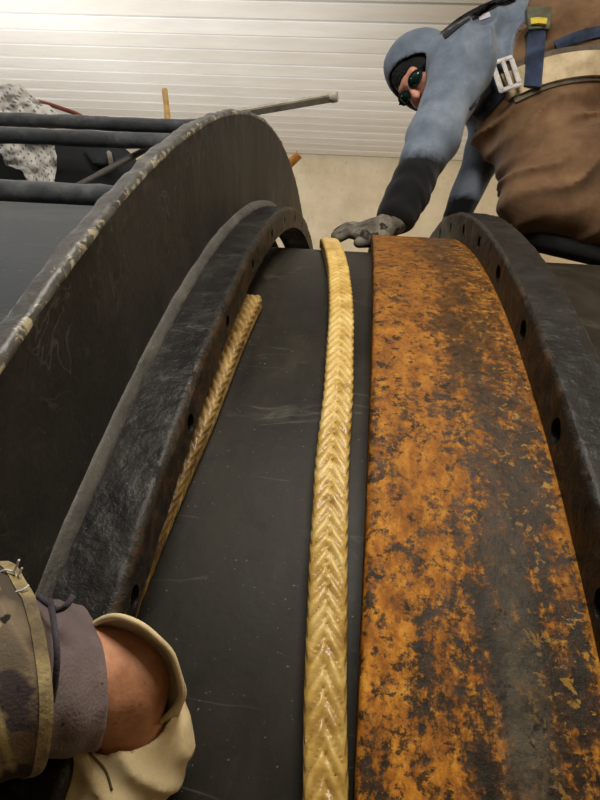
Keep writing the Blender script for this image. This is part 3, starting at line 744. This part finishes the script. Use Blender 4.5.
    def strap(name, pts, w_px, mat, parent, thick=.006, lift=.004, n=26, wid=7):
        c = spline([(a, b, 0) for a, b in pts], n)[:, :2]; T_ = np.gradient(c, axis=0); T_ /= np.linalg.norm(T_, axis=1)[:, None]; N_ = np.stack([-T_[:, 1], T_[:, 0]], 1)
        G_ = np.array([[cast(*(c[i] + N_[i] * w_px * (k / (wid - 1) - .5))) for k in range(wid)] for i in range(n)])
        dep = (G_ - CAM) @ FW; sm = dep.copy()
        for _ in range(3): sm[1:-1] = (sm[:-2] + sm[1:-1] + sm[2:]) / 3; sm[:, 1:-1] = (sm[:, :-2] + sm[:, 1:-1] + sm[:, 2:]) / 3
        sm = np.minimum(sm, dep) - lift
        top_ = CAM + (G_ - CAM) * (sm / dep)[..., None]; bot = top_ + FW * (thick + lift + .004)
        V = np.concatenate([top_.reshape(-1, 3), bot.reshape(-1, 3)]); m_ = n * wid; F = []
        for i in range(n - 1):
            for k in range(wid - 1):
                a = i * wid + k; F.append([a, a + 1, a + wid + 1, a + wid]); F.append([m_ + a, m_ + a + wid, m_ + a + wid + 1, m_ + a + 1])
            a = i * wid; F.append([a, a + wid, m_ + a + wid, m_ + a]); a = i * wid + wid - 1; F.append([a, m_ + a, m_ + a + wid, a + wid])
        for k in range(wid - 1):
            F.append([k, m_ + k, m_ + k + 1, k + 1]); a = (n - 1) * wid + k; F.append([a, a + 1, m_ + a + 1, m_ + a])
        me = mesh_np(name, V, F); bm = bmesh.new(); bm.from_mesh(me); bmesh.ops.recalc_face_normals(bm, faces=bm.faces[:]); bm.to_mesh(me); bm.free()
        o_ = link_mesh(name, me, mat, sharp=50); keep2(o_, parent, me_root); return o_
    har = bpy.data.objects.new('safety_harness', None); col.objects.link(har); keep(har, me_root); har.location = CH
    strap('waist_pad_edging', [(508, 86), (540, 72), (575, 64), (612, 63), (680, 72)], 36, M_beltedge, har, .010, .006)
    strap('waist_pad', [(506, 86), (540, 72), (575, 64), (612, 63), (680, 72)], 25, M_belt, har, .012, .014)
    strap('webbing_strap', [(538, 24), (536, 50), (533, 86)], 17, M_navy, har, .005, .022)
    strap('webbing_strap', [(503, 84), (494, 94), (484, 105), (476, 114)], 18, M_navy, har, .005, .006)
    strap('webbing_strap', [(556, 46), (580, 36), (612, 29), (665, 22)], 11, M_navy, har, .005, .006)
    strap('webbing_strap', [(443, 35), (462, 20), (484, 8), (515, -5)], 8, M_black, har, .005, .006)
    strap('adjuster_buckle', [(528, 18), (540, 17), (551, 18)], 22, M_olive, har, .012, .026, 10, 5)
    strap('printed_label', [(531, 21), (539, 20), (547, 21)], 6, M_label, har, .004, .034, 8, 4)
    strap('shoulder_tab', [(479, 18), (490, 14)], 5, M_tab, har, .003, .006, 6, 4)
    # silver three-bar buckle
    bk = cast(503, 79) - FW * .03; ex = unit(.95 * RT + .32 * UP); ey = unit(np.cross(FW, ex)); ey = ey if ey @ UP > 0 else -ey
    def bb(name, x0, x1, y0_, y1_):
        lo_, hi_ = np.array([x0, y0_]), np.array([x1, y1_]); V = []
        for z in (0, .008):
            for (a, b) in ((x0, y0_), (x1, y0_), (x1, y1_), (x0, y1_)): V.append(bk + a * ex + b * ey + z * FW)
        F = [[0, 1, 2, 3], [7, 6, 5, 4], [0, 4, 5, 1], [1, 5, 6, 2], [2, 6, 7, 3], [3, 7, 4, 0]]
        me = mesh_np(name, V, F); bm = bmesh.new(); bm.from_mesh(me); bmesh.ops.recalc_face_normals(bm, faces=bm.faces[:]); bmesh.ops.bevel(bm, geom=bm.edges[:], offset=.002, segments=2, affect='EDGES'); bm.to_mesh(me); bm.free()
        return keep2(link_mesh(name, me, M_silver, sharp=40), har, me_root)
    bb('buckle_bar', -.036, -.020, -.045, .045); bb('buckle_bar', -.004, .008, -.04, .04); bb('buckle_bar', .020, .034, -.036, .036)
    bb('buckle_bar', -.034, .032, .034, .046); bb('buckle_bar', -.034, .032, -.046, -.034)
    for an, kn_ in ((AN, KN), (AN2, KN2)):
        bd = unit(an - kn_); t0 = an - bd * .06
        bt = lambda p, an=an, t0=t0, bd=bd: smin(cap(p, t0, an + bd * .08 + UP * .01, .066, .052), cap(p, an + bd * .05 + UP * .01, an + bd * .20 + UP * .02, .048, .038), .03)
        lo, hi = bounds([t0, an + bd * .22 + UP * .03], .09); sdf_obj('boot', bt, lo, hi, .008, M_black, me_root, relax=1)
    # boot sole and knee pad under the shin
    lo, hi = bounds([KN, AN, A_(690, 250, 1.8)], .12)
    pad = lambda p: smax(cap(p, A_(534, 238, 1.68), A_(610, 257, 1.72), .036, .034), -legs(p, .008), .004)
    sdf_obj('knee_pad', pad, lo, hi, .007, M_black, me_root, relax=1)
def keep2(o, parent, root):
    o.parent = parent; o.matrix_parent_inverse = (Matrix.Translation(root.location) @ root_inv(parent, root)).inverted(); return o
def root_inv(parent, root):               # parent empties sit under the root with an inverse, so their own location is a world position
    return Matrix.Translation(root.location).inverted() @ Matrix.Translation(parent.location)
far_worker()

# ------------------------------------------------------------------ near worker's arm, lower left
def ring_pts(c, a, b, n=64): return [c + a * math.cos(t) + b * math.sin(t) for t in np.linspace(0, 2 * math.pi, n, endpoint=False)]
def loft(name, rings, mat, parent, disp=None, closed_ends=False, sharp=60):
    n = len(rings[0]); V = [p for r in rings for p in r]
    if disp: V = [p + disp(p) for p in V]
    F = [[i * n + k, i * n + (k + 1) % n, (i + 1) * n + (k + 1) % n, (i + 1) * n + k] for i in range(len(rings) - 1) for k in range(n)]
    me = mesh_np(name, V, F); bm = bmesh.new(); bm.from_mesh(me); bmesh.ops.recalc_face_normals(bm, faces=bm.faces[:]); bm.to_mesh(me); bm.free()
    return keep(link_mesh(name, me, mat, sharp=sharp), parent)
def near_worker():
    EL, FA, WR, HN, KNK = at(-300, 690, .27), at(20, 668, .385), at(116, 678, .435), at(126, 728, .445), at(92, 800, .425)
    root = thing('person', 'near worker reaching in at lower left, only the forearm and gloved hand showing', 'person', tuple(EL))
    def skin(p):
        d = smin(cap(p, EL, FA, .034, .028), cap(p, FA, WR, .028, .037), .01)
        d = smin(d, cap(p, WR, HN, .036, .028), .015)
        for i, off in enumerate((-.028, -.010, .010, .026)):
            k_ = KNK + off * RT * .8; d = smin(d, cap(p, HN, k_, .018, .012), .014)
            m_ = k_ + .03 * unit(-.5 * RT - .8 * UP); e_ = m_ + .022 * unit(-.4 * RT - .4 * UP + .8 * FW)
            d = smin(d, smin(cap(p, k_, m_, .010, .009), cap(p, m_, e_, .009, .008), .003), .004)
        T0 = HN + .02 * RT; T1 = at(158, 765, .435); return smin(d, smin(cap(p, T0, T1, .016, .012), cap(p, T1, at(140, 800, .428), .012, .010), .005), .01)
    lo, hi = bounds([EL, WR + .02, HN, KNK - UP * .06, at(190, 760, .43)], .05)
    b = sdf_obj('arm', skin, lo, hi, .0032, M_skin, root, relax=2); b['label'] = 'bare tanned wrist between sleeve and glove'
    # camouflage sleeve: loose tube ending at a hem
    def frame(T, N, B):
        c = (T + B) / 2; a = (T - B) / 2; b = N - c; b = b - a * (b @ a) / (a @ a); x_ = unit(np.cross(a, b)); x_ = x_ if x_ @ RT > 0 else -x_; return c, a, b, x_
    def rough(c0, ax_, s1, s2, k1, k2):
        def fn(p):
            q = p - (c0 + ax_ * ((p - c0) @ ax_)); return unit(q) * (s1 * noise.noise(Vector(p * k1)) + s2 * noise.noise(Vector(p * k2)))
        return fn
    H, a_, b_, ax = frame(at(8, 564, .385), at(47, 652, .325), at(12, 768, .375))
    rg = lambda t, m: ring_pts(H + ax * t, a_ * m, b_ * m)
    wr = rough(H, ax, .004, .0022, 24, 60)
    rings = [rg(t, 1 - .6 * t * (t < 0) * 0 + .02 * math.sin(t * 70)) for t in np.linspace(-.16, -.006, 34)]
    rings += [rg(0, 1.0), rg(.001, .97)] + [rg(-t, .94) for t in np.linspace(.004, .05, 8)]
    loft('camouflage_sleeve', rings, M_camo, root, wr)
    hem = [rg(t, 1.006) for t in np.linspace(-.005, .001, 6)] + [rg(.0022, 1.0), rg(.002, .965)]
    o_ = loft('sleeve_hem', hem, M_hem, root, wr); o_['label'] = 'yellowed frayed hem of the sleeve'
    C1, a2, b2, ax2 = frame(at(90, 611, .432), at(110, 676, .385), at(84, 741, .430))
    C0 = at(20, 672, .385); dirk = C1 - C0; L_ = np.linalg.norm(dirk); dirk = dirk / L_
    rk = lambda t, m: ring_pts(C1 + dirk * t, a2 * m, b2 * m)
    wr2 = rough(C1, dirk, .002, .0016, 34, 80)
    rings = [rk(t, 1.02 - .25 * t + .012 * math.sin(t * 180)) for t in np.linspace(-L_ - .02, -.002, 30)]
    rings += [rk(0, .985), rk(0, .95), rk(-.01, .93), rk(-.04, .93)]
    o_ = loft('knit_cuff', rings, M_knit, root, wr2); o_['label'] = 'mauve grey knitted shirt cuff'
    # frayed threads
    def thr(name, pts, r, mat):
        V, F = tube(spline([at(*q) for q in pts], 24), r, 6); return keep(link_mesh(name, mesh_np(name, V, F), mat), root)
    thr('loose_thread', [(-4, 574, .372), (6, 570, .368), (14, 571, .366), (19, 560, .36)], .0007, M_thread)
    thr('loose_thread', [(14, 571, .366), (17, 577, .366), (22, 568, .362)], .0006, M_thread)
    thr('loose_thread', [(16, 592, .352), (23, 590, .35), (29, 585, .352)], .0007, M_thread)
    thr('frayed_drawstring', [(38, 596, .375), (48, 604, .37), (57, 610, .372), (66, 606, .37), (73, 596, .375)], .002, M_strap_thread)
    thr('frayed_drawstring', [(50, 600, .372), (55, 630, .352), (57, 660, .345), (53, 695, .348), (42, 735, .362), (30, 758, .38)], .002, M_strap_thread)
    # leather glove: hand part (solid of revolution-free modelling) + flared gauntlet
    def gl_(p):
        d = cap(p, at(126, 706, .45), at(122, 748, .447), .041, .044)
        d = smin(d, cap(p, at(122, 748, .447), KNK, .040, .034), .02); d = smin(d, cap(p, at(95, 745, .44), at(66, 800, .43), .024, .020), .02)
        d = smin(d, cap(p, at(146, 705, .452), at(154, 752, .445), .021, .017), .02)
        d = smin(d, cap(p, at(160, 752, .445), at(138, 806, .432), .018, .014), .015)
        for off in (-.028, -.010, .010, .026):
            k_ = KNK + off * RT * .9; m_ = k_ + .03 * unit(-.5 * RT - .8 * UP); e_ = m_ + .024 * unit(-.4 * RT - .4 * UP + .8 * FW)
            d = smin(d, smin(cap(p, k_, m_, .0135, .0125), cap(p, m_, e_, .0125, .011), .004), .006)
        q = p @ unit(.35 * RT + UP)
        d = d - .0024 * (1 - 2 * np.abs(np.sin((p @ unit(RT + .3 * UP)) * 95 + 1.2 * np.sin(q * 70)))) - .0018 * sines(p, 60, 1.1)
        # hollow where the gauntlet opens
        return smax(d, -cap(p, at(116, 668, .42), at(124, 712, .448), .042, .036), .004)
    lo, hi = bounds([at(50, 700, .47), at(190, 690, .43), KNK - UP * .08 - RT * .06, at(190, 760, .47)], .03)
    gv = sdf_obj('glove', gl_, lo, hi, .003, M_leather, root, relax=2); gv['label'] = 'cream leather work glove, dirty'
    dg = bpy.context.evaluated_depsgraph_get(); dg.update(); tr = BVHTree.FromObject(gv, dg)
    def seam(pts):
        out = []
        for q in spline([(a, b, 0) for a, b in pts], 20):
            h_ = tr.ray_cast(Vector(CAM), Vector(unit(at(q[0], q[1], 1) - CAM)))
            if h_[0] is not None: out.append(np.array(h_[0]) - FW * .0003)
        V, F = tube(out, .0009, 6); keep(link_mesh('seam', mesh_np('seam', V, F), M_seam), root)
    seam([(80, 742), (93, 756), (106, 771), (112, 790)])
    # gauntlet: rim through traced directions, each ring a free loop
    cz = at(128, 674, .44)
    def loop(c, rx, ry, rot, tiltx, tilty, n=72):
        out = []
        for t in np.linspace(0, 2 * math.pi, n, endpoint=False):
            x_, y_ = rx * math.cos(t), ry * math.sin(t); X, Y = x_ * math.cos(rot) - y_ * math.sin(rot), x_ * math.sin(rot) + y_ * math.cos(rot)
            out.append(c + RT * X + UP * Y + FW * (tiltx * X + tilty * Y))
        return out
    def lp(px, py, dep, rx, ry, rot, tx, ty): return loop(at(px, py, dep), pxr(rx, dep), pxr(ry, dep), rot, tx, ty)
    outer = [lp(129, 672, .424, 55, 64, .25, -.25, -.35), lp(130, 673, .427, 56.5, 65, .25, -.25, -.35), lp(131, 678, .434, 56, 63, .25, -.22, -.3), lp(130, 690, .441, 55, 58, .2, -.2, -.2), lp(128, 704, .447, 53, 52, .1, -.1, -.1), lp(126, 718, .449, 50, 46, 0, 0, 0)]
    inner = [lp(128, 673, .426, 51, 60, .25, -.25, -.35), lp(127, 676, .434, 49, 57, .25, -.22, -.3), lp(126, 684, .441, 46, 52, .2, -.2, -.2), lp(125, 696, .447, 42, 46, .1, -.1, -.1), lp(124, 706, .452, 36, 38, 0, 0, 0)]
    wr3 = lambda p: .0022 * noise.noise(Vector(p * 45)) * RT + .0022 * noise.noise(Vector(p * 38 + np.array([4, 0, 0]))) * UP
    o1 = loft('gauntlet_cuff', outer[::-1] + inner[:1], M_leather, root, wr3); o2 = loft('gauntlet_lining', inner, M_leather_in, root, wr3)
    V, F = tube([p + wr3(p) for p in lp(129, 672, .4235, 53.5, 62.5, .25, -.25, -.35) + lp(129, 672, .4235, 53.5, 62.5, .25, -.25, -.35)[:1]], .0022, 8, False)
    keep(link_mesh('gauntlet_piping', mesh_np('gauntlet_piping', V, F), M_leather), root)
near_worker()
